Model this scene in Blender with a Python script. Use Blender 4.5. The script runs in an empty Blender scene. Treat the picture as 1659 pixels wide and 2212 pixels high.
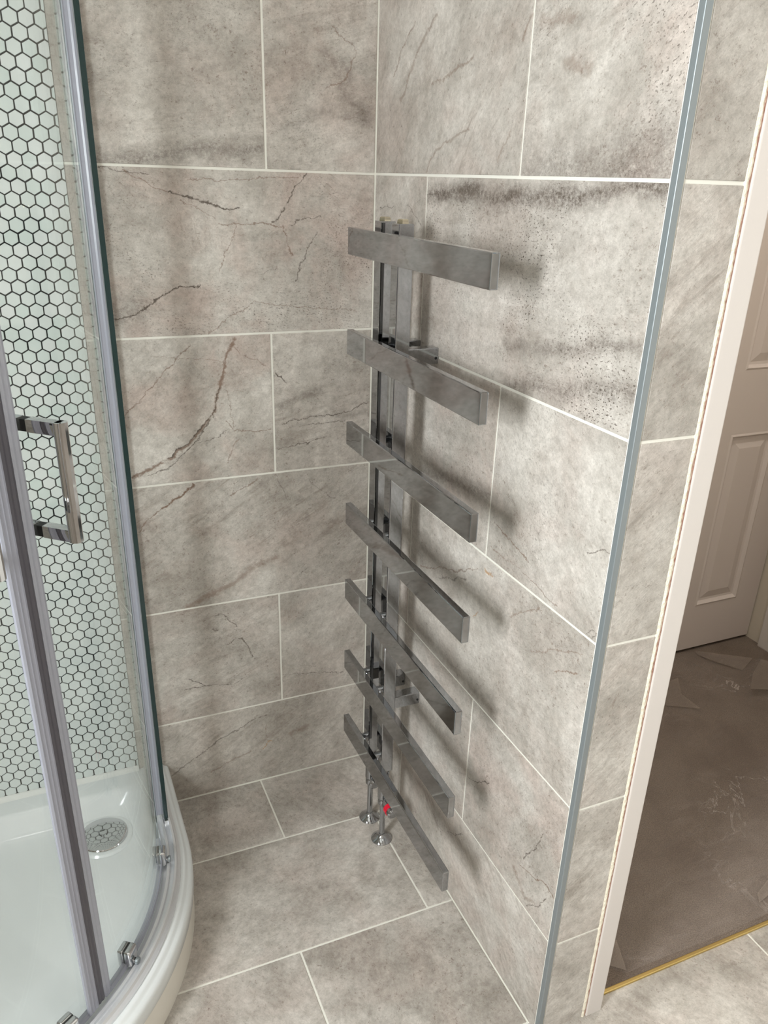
import bpy, bmesh, math, random
from mathutils import Vector, Matrix, noise as mnoise

scene = bpy.context.scene
COL = scene.collection
random.seed(7)

# ------------------------------------------------------------------ camera
CAM = Vector((-0.6823, -1.6353, 1.4373))
YAW, PITCH, ROLL, FPX = 0.4243, 0.4311, 0.0335, 1738.2241
PPX, PPY = 10.08, 79.15
fw = Vector((math.sin(YAW) * math.cos(PITCH), math.cos(YAW) * math.cos(PITCH), -math.sin(PITCH)))
rt0 = Vector((math.cos(YAW), -math.sin(YAW), 0))
up0 = rt0.cross(fw)
rt = rt0 * math.cos(ROLL) + up0 * math.sin(ROLL)
up = -rt0 * math.sin(ROLL) + up0 * math.cos(ROLL)
cam_data = bpy.data.cameras.new('camera')
cam = bpy.data.objects.new('camera', cam_data)
COL.objects.link(cam)
cam.matrix_world = Matrix(((rt.x, up.x, -fw.x, CAM.x), (rt.y, up.y, -fw.y, CAM.y), (rt.z, up.z, -fw.z, CAM.z), (0, 0, 0, 1)))
cam_data.sensor_fit = 'VERTICAL'
cam_data.sensor_height = 36.0
cam_data.sensor_width = 36.0 * 1659 / 2212
cam_data.lens = FPX / 2212 * 36.0
cam_data.shift_x = -PPX / 2212
cam_data.shift_y = PPY / 2212
cam_data.clip_start = 0.01
scene.camera = cam

# ------------------------------------------------------------------ world, daylight, exposure
world = bpy.data.worlds.new('world')
scene.world = world
world.use_nodes = True
world.node_tree.nodes['Background'].inputs[0].default_value = (0.75, 0.86, 1.0, 1)
world.node_tree.nodes['Background'].inputs[1].default_value = 1.0

def area_light(name, loc, rot, sx, sy, power, color):
    d = bpy.data.lights.new(name, 'AREA')
    d.shape = 'RECTANGLE'; d.size = sx; d.size_y = sy; d.energy = power; d.color = color
    o = bpy.data.objects.new(name, d); COL.objects.link(o)
    o.location = loc; o.rotation_euler = rot
    return o
# daylight entering through the window of the left wall
WIN = dict(y0=-2.02, y1=-1.36, z0=1.02, z1=1.86)
area_light('window_daylight', (-1.93, -1.69, 1.50), (0, math.radians(-64), 0), 0.74, 0.56, 70, (0.955, 0.98, 1.0))

vs = scene.view_settings
vs.view_transform = 'Standard'; vs.look = 'None'; vs.gamma = 1.0; vs.use_curve_mapping = False
vs.exposure = 0.3

# ------------------------------------------------------------------ helpers
def srgb(r, g, b):
    f = lambda c: (c / 255 / 12.92) if c / 255 <= 0.04045 else ((c / 255 + 0.055) / 1.055) ** 2.4
    return (f(r), f(g), f(b), 1.0)

def tag(o, label=None, cat=None, group=None, kind=None):
    if label: o['label'] = label
    if cat: o['category'] = cat
    if group: o['group'] = group
    if kind: o['kind'] = kind
    return o

def link(name, me, mat=None, parent=None, loc=(0, 0, 0)):
    o = bpy.data.objects.new(name, me); COL.objects.link(o)
    if mat is not None and not me.materials:
        for m in (mat if isinstance(mat, (list, tuple)) else [mat]): me.materials.append(m)
    o.location = loc
    if parent: o.parent = parent
    return o

def empty(name, loc=(0, 0, 0)):
    o = bpy.data.objects.new(name, None); COL.objects.link(o); o.location = loc
    o.empty_display_size = 0.05
    return o

def finish(bm, name, smooth=False):
    bmesh.ops.recalc_face_normals(bm, faces=bm.faces[:])
    me = bpy.data.meshes.new(name); bm.to_mesh(me); bm.free()
    if smooth:
        for p in me.polygons: p.use_smooth = True
    return me

def add_box(bm, x0, x1, y0, y1, z0, z1, bev=0.0, seg=2, mat=None):
    r = bmesh.ops.create_cube(bm, size=1.0)
    if mat is None: mat = Matrix()
    c = Vector(((x0 + x1) / 2, (y0 + y1) / 2, (z0 + z1) / 2))
    vs_ = r['verts']
    for v in vs_:
        v.co = Vector((v.co.x * abs(x1 - x0), v.co.y * abs(y1 - y0), v.co.z * abs(z1 - z0))) + c
    if bev > 0:
        es = list({e for v in vs_ for e in v.link_edges})
        g = bmesh.ops.bevel(bm, geom=es, offset=bev, segments=seg, profile=0.6, affect='EDGES')
        vs_ = list({v for f in g['faces'] for v in f.verts} | {v for v in vs_ if v.is_valid})
    for v in vs_: v.co = mat @ v.co

def box_me(name, x0, x1, y0, y1, z0, z1, bev=0.0, seg=2, mat=None):
    bm = bmesh.new(); add_box(bm, x0, x1, y0, y1, z0, z1, bev, seg, mat)
    return finish(bm, name)

def box(name, mat, parent, x0, x1, y0, y1, z0, z1, bev=0.0, seg=2):
    """box in the coordinates of its parent (or the world); origin at its centre"""
    cx, cy, cz = (x0 + x1) / 2, (y0 + y1) / 2, (z0 + z1) / 2
    me = box_me(name, x0 - cx, x1 - cx, y0 - cy, y1 - cy, z0 - cz, z1 - cz, bev, seg)
    return link(name, me, mat, parent, (cx, cy, cz))

def add_lathe(bm, prof, seg=32, mat=None):
    """prof: list of (r, z); revolve about z"""
    if mat is None: mat = Matrix()
    rings = []
    for r, z in prof:
        if r < 1e-6: rings.append([bm.verts.new(mat @ Vector((0, 0, z)))])
        else: rings.append([bm.verts.new(mat @ Vector((r * math.cos(2 * math.pi * k / seg), r * math.sin(2 * math.pi * k / seg), z))) for k in range(seg)])
    for a, b in zip(rings, rings[1:]):
        for k in range(seg):
            k2 = (k + 1) % seg
            q = [a[k % len(a)], a[k2 % len(a)], b[k2 % len(b)], b[k % len(b)]]
            u = []
            for v in q:
                if v not in u: u.append(v)
            if len(u) >= 3: bm.faces.new(u)

def autosmooth(me, ang=35):
    for p in me.polygons: p.use_smooth = True
    try: me.set_sharp_from_angle(angle=math.radians(ang))
    except Exception: pass
    return me

def lathe_me(name, prof, seg=32, mat=None):
    bm = bmesh.new(); add_lathe(bm, prof, seg, mat)
    return autosmooth(finish(bm, name))

# ------------------------------------------------------------------ materials
class NT:
    def __init__(s, name):
        s.m = bpy.data.materials.new(name); s.m.use_nodes = True
        s.t = s.m.node_tree; s.t.nodes.clear()
        s.out = s.t.nodes.new('ShaderNodeOutputMaterial')
    def n(s, typ, **kw):
        nd = s.t.nodes.new(typ)
        for k, v in kw.items(): setattr(nd, k, v)
        return nd
    def l(s, a, b): s.t.links.new(a, b)
    def setin(s, sock, v):
        if isinstance(v, bpy.types.NodeSocket): s.l(v, sock)
        else: sock.default_value = v
    def math(s, op, a, b=None, clamp=False):
        nd = s.n('ShaderNodeMath', operation=op, use_clamp=clamp); s.setin(nd.inputs[0], a)
        if b is not None: s.setin(nd.inputs[1], b)
        return nd.outputs[0]
    def vmath(s, op, a, b=None, scale=None):
        nd = s.n('ShaderNodeVectorMath', operation=op); s.setin(nd.inputs[0], a)
        if b is not None: s.setin(nd.inputs[1], b)
        if scale is not None: s.setin(nd.inputs['Scale'], scale)
        return nd.outputs['Value'] if op in ('LENGTH', 'DOT_PRODUCT', 'DISTANCE') else nd.outputs[0]
    def noise(s, vec, scale, detail=4, rough=0.55, dist=0.0, out='Fac'):
        nd = s.n('ShaderNodeTexNoise'); s.setin(nd.inputs['Vector'], vec)
        nd.inputs['Scale'].default_value = scale; nd.inputs['Detail'].default_value = detail
        nd.inputs['Roughness'].default_value = rough; nd.inputs['Distortion'].default_value = dist
        return nd.outputs[out]
    def remap(s, v, a, b, c=0.0, d=1.0):
        nd = s.n('ShaderNodeMapRange'); s.setin(nd.inputs[0], v)
        for i, x in enumerate((a, b, c, d)): nd.inputs[i + 1].default_value = x
        return nd.outputs[0]
    def mix(s, fac, a, b, blend='MIX'):
        nd = s.n('ShaderNodeMix', data_type='RGBA', blend_type=blend)
        s.setin(nd.inputs[0], fac); s.setin(nd.inputs[6], a); s.setin(nd.inputs[7], b)
        return nd.outputs[2]
    def obj(s): return s.n('ShaderNodeTexCoord').outputs['Object']
    def map(s, vec, loc=(0, 0, 0), rot=(0, 0, 0), sc=(1, 1, 1)):
        nd = s.n('ShaderNodeMapping'); s.setin(nd.inputs[0], vec)
        nd.inputs[1].default_value = loc; nd.inputs[2].default_value = rot; nd.inputs[3].default_value = sc
        return nd.outputs[0]
    def bsdf(s, color, rough=0.5, metal=0.0, spec=0.5, normal=None):
        nd = s.n('ShaderNodeBsdfPrincipled')
        s.setin(nd.inputs['Base Color'], color); s.setin(nd.inputs['Roughness'], rough)
        nd.inputs['Metallic'].default_value = metal; nd.inputs['Specular IOR Level'].default_value = spec
        if normal is not None: s.l(normal, nd.inputs['Normal'])
        return nd.outputs[0]
    def bump(s, h, strength=0.3, dist=0.002):
        nd = s.n('ShaderNodeBump'); s.setin(nd.inputs['Height'], h)
        nd.inputs['Strength'].default_value = strength; nd.inputs['Distance'].default_value = dist
        return nd.outputs[0]
    def done(s, shader): s.l(shader, s.out.inputs[0]); return s.m

LIGHT = srgb(213, 208, 201); MID = srgb(177, 171, 163); PINK = srgb(191, 175, 166); DARK = srgb(92, 82, 73); BROWN = srgb(118, 92, 74); OCHRE = srgb(172, 124, 62)

def stone(name, seed, veins=(), angle=25, streak=0.35, speck=0.3, cracks=0.3, pink=0.5, tone=1.0, relief=0.35, cloud=0.5, rough=0.42):
    """glazed stone-print tile: clouds, streaks along a direction, specks, fine cracks and drawn veins (local metres)"""
    N = NT(name)
    P = N.obj()
    Q = N.vmath('ADD', P, (seed * 3.17 % 41, seed * 7.31 % 37, seed * 1.7 % 29))
    Qr = N.map(Q, rot=(0, 0, math.radians(-angle)), sc=(1, 1, 1))
    big = N.noise(Q, 5.0, 6, 0.6, 0.4)
    col = N.mix(N.remap(big, 0.38, 0.64), LIGHT, MID)
    pk = N.noise(N.vmath('ADD', Q, (9.1, 4.2, 3.3)), 7.0, 5, 0.6, 0.5)
    col = N.mix(N.math('MULTIPLY', N.remap(pk, 0.45, 0.65), pink), col, PINK)
    # soft mottling
    dk = (0.60, 0.58, 0.55, 1)
    mot = N.math('MULTIPLY', N.remap(N.noise(Q, 17.0, 9, 0.74, 0.25), 0.46, 0.70), cloud)
    col = N.mix(mot, col, dk, 'MULTIPLY')
    # directional streaks
    st = N.noise(N.map(Qr, sc=(7, 46, 1)), 1.0, 10, 0.74, 0.5)
    stm = N.math('MULTIPLY', N.remap(st, 0.50, 0.68), streak)
    stm = N.math('MULTIPLY', stm, N.remap(N.noise(Q, 6.5, 4), 0.40, 0.60))
    col = N.mix(stm, col, srgb(122, 106, 93))
    # grit at two scales
    grit = N.noise(N.map(Qr, sc=(0.92, 1.06, 1)), 62.0, 10, 0.92)
    col = N.mix(0.9, col, N.mix(N.remap(grit, 0.35, 0.65), (0.60, 0.585, 0.565, 1), (1.22, 1.22, 1.21, 1)), 'MULTIPLY')
    fl = N.math('MULTIPLY', N.remap(N.noise(N.vmath('ADD', Qr, (3.1, 6.2, 0.4)), 125.0, 6, 0.85), 0.565, 0.635), N.remap(big, 0.35, 0.6, 0.3, 0.85))
    col = N.mix(fl, col, srgb(116, 100, 88))
    # specks
    if speck > 0:
        sp = N.noise(N.map(Qr, sc=(0.65, 1, 1)), 330.0, 2, 0.5)
        sm = N.math('MULTIPLY', N.remap(sp, 0.60, 0.65), N.remap(N.noise(N.vmath('ADD', Q, (2.2, 8.8, 1.1)), 6.0, 6, 0.65), 0.47, 0.62))
        col = N.mix(N.math('MULTIPLY', sm, speck), col, DARK)
    # fine random cracks
    if cracks > 0:
        cr = N.noise(Q, 7.0, 7, 0.62, 0.9)
        line = N.remap(N.math('ABSOLUTE', N.math('SUBTRACT', cr, 0.5)), 0.0, 0.006, 1, 0)
        line = N.math('MULTIPLY', line, N.remap(N.noise(N.vmath('ADD', Q, (5.5, 1.8, 6.1)), 8.0, 3), 0.5, 0.64))
        col = N.mix(N.math('MULTIPLY', line, cracks), col, BROWN)
    if veins:
        w1 = N.noise(Q, 34.0, 4, 0.6, out='Color'); w2 = N.noise(Q, 170.0, 4, 0.7, out='Color')
        Pw = N.vmath('ADD', P, N.vmath('SCALE', N.vmath('SUBTRACT', w1, (0.5, 0.5, 0.5)), scale=0.022))
        Pw = N.vmath('ADD', Pw, N.vmath('SCALE', N.vmath('SUBTRACT', w2, (0.5, 0.5, 0.5)), scale=0.009))
        Pw = N.vmath('MULTIPLY', Pw, (1, 1, 0))
        brk = N.remap(N.noise(Q, 70.0, 4, 0.6), 0.28, 0.46)
        fz = N.remap(N.noise(Q, 130.0, 8, 0.9), 0.36, 0.56)
        wv = N.math('MULTIPLY', N.math('SUBTRACT', N.noise(Q, 15.0, 5, 0.7), 0.5), 0.026)
        for w, s, kind, pts in veins:
            d = None
            wm = N.remap(N.noise(Q, 95.0, 5, 0.7), 0.3, 0.7, 0.55, 2.2)
            for a, b in zip(pts, pts[1:]):
                ba = (b[0] - a[0], b[1] - a[1], 0); l2 = ba[0] ** 2 + ba[1] ** 2
                pa = N.vmath('SUBTRACT', Pw, (a[0], a[1], 0))
                t = N.math('DIVIDE', N.vmath('DOT_PRODUCT', pa, ba), l2, clamp=True)
                dd = N.vmath('DISTANCE', pa, N.vmath('SCALE', ba, scale=t))
                d = dd if d is None else N.math('MINIMUM', d, dd)
            if kind != 'f': d = N.math('MULTIPLY', d, wm)
            if kind == 'f':
                mk = N.math('MULTIPLY', N.math('POWER', N.remap(N.math('ADD', d, wv), 0.0, w * 0.0019, 1, 0), 1.1), fz)
            elif w >= 4:
                mk = N.math('MULTIPLY', N.remap(d, w * 0.0003, w * 0.0012, 1, 0), brk)
            else:
                mk = N.math('MULTIPLY', N.remap(d, w * 0.0003, w * 0.0010, 1, 0), brk)
            mk = N.math('MULTIPLY', mk, min(1.0, s * 1.15))
            col = N.mix(mk, col, {'d': DARK, 'b': BROWN, 'o': OCHRE, 'f': DARK}[kind])
    if tone != 1.0: col = N.mix(1.0, col, (tone, tone, tone, 1), 'MULTIPLY')
    h = N.math('ADD', N.math('MULTIPLY', st, 0.8), N.math('MULTIPLY', grit, 0.35))
    return N.done(N.bsdf(col, rough, 0, 0.45, N.bump(h, relief, 0.004)))

def plain(name, color, rough=0.5, metal=0.0, spec=0.5, bump=None, vary=None):
    N = NT(name); nrm = None; c = color
    if bump: nrm = N.bump(N.noise(N.obj(), bump[0], 5, 0.6), bump[1], bump[2])
    if vary:
        f = N.noise(N.obj(), vary[0], 5, 0.6)
        c = N.mix(N.remap(f, 0.35, 0.65), color, vary[1])
    return N.done(N.bsdf(c, rough, metal, spec, nrm))

def glass(name, tint=(0.990, 0.997, 0.994, 1)):
    N = NT(name)
    lw = N.n('ShaderNodeLayerWeight'); lw.inputs[0].default_value = 0.5
    f = N.math('ADD', N.math('MULTIPLY', N.math('POWER', lw.outputs['Facing'], 5.0), 0.96), 0.04, clamp=True)
    tr = N.n('ShaderNodeBsdfTransparent'); tr.inputs[0].default_value = tint
    gl = N.n('ShaderNodeBsdfGlossy'); gl.inputs['Roughness'].default_value = 0.01; gl.inputs[0].default_value = (0.9, 0.95, 0.93, 1)
    mx = N.n('ShaderNodeMixShader'); N.l(f, mx.inputs[0]); N.l(tr.outputs[0], mx.inputs[1]); N.l(gl.outputs[0], mx.inputs[2])
    return N.done(mx.outputs[0])

def translucent(name, color, opacity, rough=0.3, vec_noise=None):
    N = NT(name)
    tr = N.n('ShaderNodeBsdfTransparent'); b = N.bsdf(color, rough, 0, 0.5)
    mx = N.n('ShaderNodeMixShader'); fac = opacity
    if vec_noise: fac = N.remap(N.noise(N.obj(), vec_noise[0], 5, 0.6, 0.5), 0.35, 0.7, vec_noise[1], vec_noise[2])
    N.setin(mx.inputs[0], fac); N.l(tr.outputs[0], mx.inputs[1]); N.l(b, mx.inputs[2])
    return N.done(mx.outputs[0])

M_GROUT = plain('cream_grout', srgb(228, 226, 216), 0.85, bump=(400, 0.2, 0.001))
M_CHROME = plain('polished_chrome', (0.415, 0.425, 0.44, 1), 0.045, 1.0)
M_CHROME2 = plain('bright_chrome_fittings', (0.60, 0.60, 0.61, 1), 0.05, 1.0)
M_RAIL = plain('pale_satin_rail', (0.74, 0.75, 0.77, 1), 0.3, 0.55)
M_STEEL = plain('satin_trim_metal', (0.30, 0.335, 0.35, 1), 0.42, 0.6)
M_ALU = plain('bright_aluminium', (0.74, 0.75, 0.77, 1), 0.22, 1.0)
M_BRASS = plain('brass_plug', (0.80, 0.74, 0.58, 1), 0.14, 1.0)
M_GOLD = plain('brass_threshold', (0.66, 0.50, 0.20, 1), 0.33, 1.0)
M_ACRYLIC = plain('white_acrylic', srgb(224, 228, 228), 0.16, 0, 0.5)
M_PLASTIC_W = plain('white_riser_panel', srgb(232, 228, 218), 0.3)
M_SILICONE = plain('white_silicone', srgb(222, 224, 220), 0.4)
M_GLASS = glass('clear_safety_glass')
M_GEDGE = plain('green_glass_edge', (0.001, 0.022, 0.022, 1), 0.12, 0, 0.6)
M_SEAL = translucent('translucent_seal', srgb(176, 178, 190), 0.72, 0.25)
M_MAGNET = plain('dark_magnetic_strip', srgb(84, 82, 90), 0.35)
M_BLACK = plain('black_rubber', srgb(22, 22, 24), 0.6)
M_RED = plain('red_plastic', srgb(214, 16, 48), 0.35)
M_PAINT = plain('white_gloss_paint', srgb(212, 205, 199), 0.35, bump=(60, 0.08, 0.002))
M_DOOR = plain('white_door_paint', srgb(214, 203, 196), 0.45, bump=(90, 0.06, 0.002))
M_WALLPAINT = plain('cream_wall_paint', srgb(206, 196, 180), 0.7, bump=(50, 0.05, 0.002))
M_PLASTER = plain('rough_cream_filler', srgb(238, 230, 210), 0.9, bump=(160, 0.9, 0.004))
M_BRICK = plain('bare_red_plaster', srgb(150, 100, 84), 0.95, vary=(120, srgb(196, 168, 150)), bump=(150, 0.8, 0.003))
M_CEIL = plain('white_ceiling_paint', srgb(238, 236, 230), 0.8)

VEINS = {
 'B1': [
  (1.6, 0.7, 'd', [(-526, 1440), (-463, 1432), (-441, 1431)]),
  (1.4, 0.55, 'b', [(-374, 1424), (-295, 1424), (-161, 1436)]),
  (1.6, 0.6, 'b', [(-489, 1439), (-458, 1420), (-440, 1409), (-408, 1400)]),
  (3.2, 0.85, 'd', [(-408, 1401), (-373, 1394), (-337, 1386), (-308, 1378), (-278, 1375)]),
  (1.4, 0.5, 'b', [(-391, 1390), (-353, 1371), (-326, 1358)]),
  (2.2, 0.75, 'd', [(-143, 1442), (-167, 1415), (-184, 1387), (-198, 1364), (-218, 1352)]),
  (2.0, 0.6, 'b', [(-317, 1349), (-287, 1348), (-234, 1350), (-194, 1345), (-185, 1320), (-178, 1291)]),
  (1.4, 0.7, 'd', [(-114, 1365), (-150, 1361), (-182, 1349)]),
  (1.8, 0.65, 'd', [(-126, 1338), (-149, 1291), (-170, 1246)]),
  (2.6, 0.9, 'd', [(-525, 1179), (-498, 1182), (-464, 1204), (-437, 1222), (-406, 1235), (-362, 1235)]),
  (1.6, 0.5, 'b', [(-352, 1145), (-312, 1174), (-287, 1186), (-259, 1206), (-223, 1198), (-132, 1191), (-36, 1181)]),
  (26, 0.5, 'f', [(-529, 1192), (-490, 1194)]),
  (1.4, 0.55, 'b', [(-287, 1344), (-292, 1327), (-313, 1291), (-322, 1263)]),
  (1.3, 0.5, 'd', [(-237, 1254), (-208, 1271)]),
 ],
 'B2L': [
  (5.0, 0.7, 'b', [(-300, 1133), (-315, 1109), (-325, 1074), (-335, 1038), (-350, 990), (-377, 951), (-411, 921), (-453, 895), (-494, 874), (-527, 863)]),
  (2.0, 0.85, 'd', [(-335, 1038), (-350, 990), (-372, 959), (-411, 925), (-453, 897)]),
  (2.2, 0.7, 'd', [(-353, 978), (-386, 931), (-421, 900), (-459, 875), (-495, 862)]),
  (2.0, 0.6, 'b', [(-533, 989), (-492, 1025), (-450, 1069), (-413, 1106), (-388, 1128)]),
  (1.6, 0.45, 'b', [(-303, 1120), (-291, 1100), (-251, 1087), (-239, 1073)]),
  (2.2, 0.55, 'b', [(-327, 968), (-312, 941), (-278, 942), (-229, 938)]),
  (1.4, 0.6, 'd', [(-387, 922), (-349, 932), (-324, 946)]),
  (1.8, 0.5, 'b', [(-332, 874), (-313, 911), (-300, 927)]),
  (1.6, 0.4, 'b', [(-319, 1029), (-317, 992), (-311, 945)]),
  (1.4, 0.4, 'b', [(-465, 1108), (-410, 1098), (-324, 1093)]),
 ],
 'B2R': [
  (2.2, 0.8, 'd', [(-217, 1059), (-196, 1037)]),
  (1.6, 0.75, 'd', [(-207, 951), (-143, 959), (-79, 960), (-10, 981)]),
  (1.6, 0.7, 'd', [(-215, 893), (-157, 900), (-102, 913)]),
  (1.6, 0.55, 'd', [(-165, 941), (-107, 945), (-65, 946)]),
  (7, 0.5, 'f', [(-204, 987), (-155, 1009), (-120, 1017)]),
  (8, 0.4, 'f', [(-79, 956), (-9, 959)]),
 ],
 'B3': [
  (4.2, 0.8, 'b', [(-403, 836), (-436, 806), (-474, 787)]),
  (2.4, 0.6, 'b', [(-474, 787), (-504, 766), (-526, 743)]),
  (1.5, 0.6, 'd', [(-223, 833), (-208, 801), (-195, 771)]),
  (2.2, 0.55, 'b', [(-265, 831), (-327, 797)]),
  (1.4, 0.45, 'd', [(-149, 817), (-116, 785), (-83, 762)]),
  (12, 0.4, 'b', [(-227, 634), (-289, 613), (-330, 585), (-391, 561), (-439, 543)]),
  (1.3, 0.6, 'd', [(-169, 582), (-152, 595)]),
 ],
 'B4L': [
  (1.8, 0.65, 'd', [(-379, 508), (-362, 510), (-328, 468)]),
  (1.8, 0.75, 'd', [(-353, 424), (-338, 435), (-317, 440), (-302, 403), (-297, 377)]),
  (2.0, 0.75, 'd', [(-459, 323), (-410, 328), (-449, 350)]),
  (1.4, 0.6, 'd', [(-410, 326), (-344, 314), (-309, 326)]),
  (2.4, 0.6, 'd', [(-384, 477), (-373, 470)]),
 ],
 'B4R': [
  (1.5, 0.6, 'd', [(-218, 312), (-151, 299), (-58, 279)]),
  (1.5, 0.4, 'd', [(-178, 330), (-141, 317)]),
 ],
 'B5': [
  (3.2, 0.55, 'd', [(-511, 85), (-449, 118), (-387, 155), (-306, 191), (-262, 201)]),
  (4, 0.4, 'b', [(-410, 65), (-347, 90), (-310, 101)]),
  (2.0, 0.6, 'o', [(-279, 97), (-264, 120), (-251, 114)]),
  (1.4, 0.5, 'b', [(-267, 170), (-272, 150), (-264, 131)]),
  (12, 0.35, 'b', [(-204, 125), (-162, 136)]),
 ],
 'B0L': [
  (16, 0.6, 'f', [(-524, 1452), (-451, 1455), (-416, 1461), (-395, 1468), (-346, 1476), (-255, 1476), (-229, 1482)]),
 ],
 'B0R': [
  (14, 0.45, 'f', [(-108, 1639), (-62, 1620), (-76, 1582), (-23, 1546)]),
  (2.0, 0.5, 'b', [(-90, 1684), (-44, 1652), (-71, 1597), (-108, 1587)]),
  (9, 0.35, 'f', [(-199, 1514), (-108, 1549), (-23, 1538)]),
 ],
 'R0L': [
  (4, 0.45, 'b', [(377, 1610), (310, 1594), (235, 1580)]),
  (6, 0.4, 'b', [(241, 1679), (183, 1643), (112, 1566)]),
  (4, 0.4, 'b', [(376, 1512), (265, 1484), (232, 1447)]),
  (4, 0.35, 'b', [(504, 1505), (471, 1465)]),
  (5, 0.4, 'b', [(533, 1644), (514, 1619)]),
  (3, 0.5, 'b', [(160, 1683), (114, 1650), (77, 1606)]),
 ],
 'R0R': [
  (12, 0.3, 'b', [(558, 1632), (633, 1628)]),
  (12, 0.3, 'b', [(623, 1579), (680, 1566)]),
  (30, 0.5, 'f', [(564, 1450), (653, 1462), (752, 1454), (852, 1452)]),
  (30, 0.4, 'f', [(790, 1476), (845, 1494)]),
 ],
 'R1L': [
  (1.4, 0.7, 'd', [(25, 1382), (95, 1389)]),
  (1.4, 0.7, 'd', [(159, 1392), (191, 1377), (218, 1363)]),
  (1.3, 0.6, 'd', [(47, 1413), (60, 1388)]),
 ],
 'R1R': [
  (13, 0.95, 'f', [(232, 1412), (316, 1419), (405, 1425), (459, 1413), (519, 1421), (571, 1417), (640, 1422), (712, 1424), (758, 1432), (791, 1439), (856, 1439)]),
  (7, 0.85, 'f', [(283, 1408), (350, 1420), (420, 1425)]),
  (9, 0.6, 'f', [(544, 1205), (646, 1220), (728, 1234), (776, 1249), (857, 1258)]),
  (12, 0.6, 'f', [(555, 1143), (632, 1162), (692, 1166), (764, 1189), (857, 1205)]),
  (8, 0.8, 'f', [(506, 1419), (545, 1422)]),
 ],
 'R2L': [
  (12, 0.6, 'f', [(268, 907), (368, 927), (464, 941), (544, 954)]),
 ],
 'R2R': [
  (1.8, 0.65, 'b', [(563, 910), (597, 902), (641, 894), (667, 887)]),
  (1.5, 0.55, 'b', [(554, 865), (604, 865), (635, 867), (707, 854), (754, 853)]),
  (1.8, 0.7, 'd', [(808, 963), (824, 969), (838, 983), (857, 987)]),
  (2, 0.5, 'd', [(836, 846), (845, 859), (855, 856), (848, 844), (836, 846)]),
 ],
 'R3R': [
  (2.0, 0.6, 'b', [(290, 707), (391, 748), (438, 763), (516, 806)]),
  (1.6, 0.6, 'd', [(373, 718), (477, 767)]),
  (5, 0.6, 'o', [(544, 816), (562, 814)]),
  (2, 0.5, 'o', [(516, 706), (529, 723)]),
  (2.4, 0.4, 'b', [(632, 767), (669, 797), (713, 826)]),
  (2.6, 0.6, 'b', [(772, 743), (799, 763), (827, 771)]),
  (2.0, 0.4, 'b', [(705, 740), (768, 781), (831, 812)]),
 ],
 'R4R': [
  (1.8, 0.8, 'd', [(552, 356), (590, 376), (625, 400)]),
  (2.0, 0.7, 'd', [(756, 338), (782, 388), (802, 433)]),
  (2.0, 0.7, 'b', [(749, 316), (794, 326), (824, 345), (854, 339)]),
  (2.2, 0.7, 'd', [(783, 247), (817, 284), (830, 316)]),
  (8, 0.35, 'b', [(732, 292), (770, 263), (799, 274)]),
 ],
 'R5R': [
  (2.0, 0.8, 'd', [(415, 147), (439, 138), (458, 126)]),
  (1.8, 0.7, 'd', [(483, 153), (513, 173), (545, 206)]),
  (14, 0.5, 'f', [(421, 146), (483, 150), (535, 165)]),
 ],
}

# ------------------------------------------------------------------ room shell
CEIL = 2.36
JZ = [0.0, 0.2363, 0.5383, 0.8403, 1.1423, 1.4443, 1.7463, 2.0483, CEIL]
TJ = 0.8548            # end of the right wall (metal edge trim)
JA, JB, TP = 0.2364, 0.2239, 0.302
G = 0.0022             # half joint

wall_back = box('wall_back', M_GROUT, None, -1.85, 0.2, 0.0013, 0.10, -0.05, CEIL)
tag(wall_back, 'stone print tiled wall behind the shower, with a white hexagon mosaic strip', 'wall', kind='structure')
wall_right = box('wall_right', M_GROUT, None, 0.0013, 0.106, -0.8637, 0.0013, -0.05, CEIL)
tag(wall_right, 'stone print tiled wall carrying the chrome towel radiator', 'wall', kind='structure')
floor = box('floor', M_GROUT, None, -1.85, 1.2, -2.6, 0.0013, -0.05, -0.0013)
tag(floor, 'tiled bathroom floor of beige stone print tiles', 'floor', kind='structure')

def tile_mesh(w, h, th=0.0030, bev=0.0009):
    bm = bmesh.new()
    add_box(bm, -w / 2, w / 2, -h / 2, h / 2, -th, 0, 0)
    es = [e for e in bm.edges if all(abs(v.co.z) < 1e-6 for v in e.verts)] + [e for e in bm.edges if abs(e.verts[0].co.z - e.verts[1].co.z) > th * 0.5]
    bmesh.ops.bevel(bm, geom=es, offset=bev, segments=2, profile=0.5, affect='EDGES')
    return finish(bm, 'tile')

ROTS = {'back': Matrix(((1, 0, 0), (0, 0, -1), (0, 1, 0))), 'right': Matrix(((0, 0, -1), (-1, 0, 0), (0, 1, 0))), 'floor': Matrix.Identity(3)}

def tile(parent, plane, u0, u1, v0, v1, mat, name='tile', off=0.0):
    """u, v on the wall: back (x, z), right (-y, z), floor (x, y)"""
    a, b, c, d = u0 + G, u1 - G, v0 + G, v1 - G
    me = tile_mesh(b - a, d - c); me.materials.append(mat)
    o = bpy.data.objects.new(name, me); COL.objects.link(o)
    uc, vc = (a + b) / 2, (c + d) / 2
    loc = {'back': Vector((uc, -off, vc)), 'right': Vector((-off, -uc, vc)), 'floor': Vector((uc, vc, off))}[plane]
    o.parent = parent
    o.matrix_world = Matrix.Translation(loc) @ ROTS[plane].to_4x4()
    o.matrix_parent_inverse = Matrix.Translation(-Vector(parent.location))
    return o, uc, vc

def local_veins(key, uc, vc):
    return [(w, s, k, [(p[0] / 1000 - uc, p[1] / 1000 - vc) for p in pts]) for w, s, k, pts in VEINS.get(key, [])]

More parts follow.
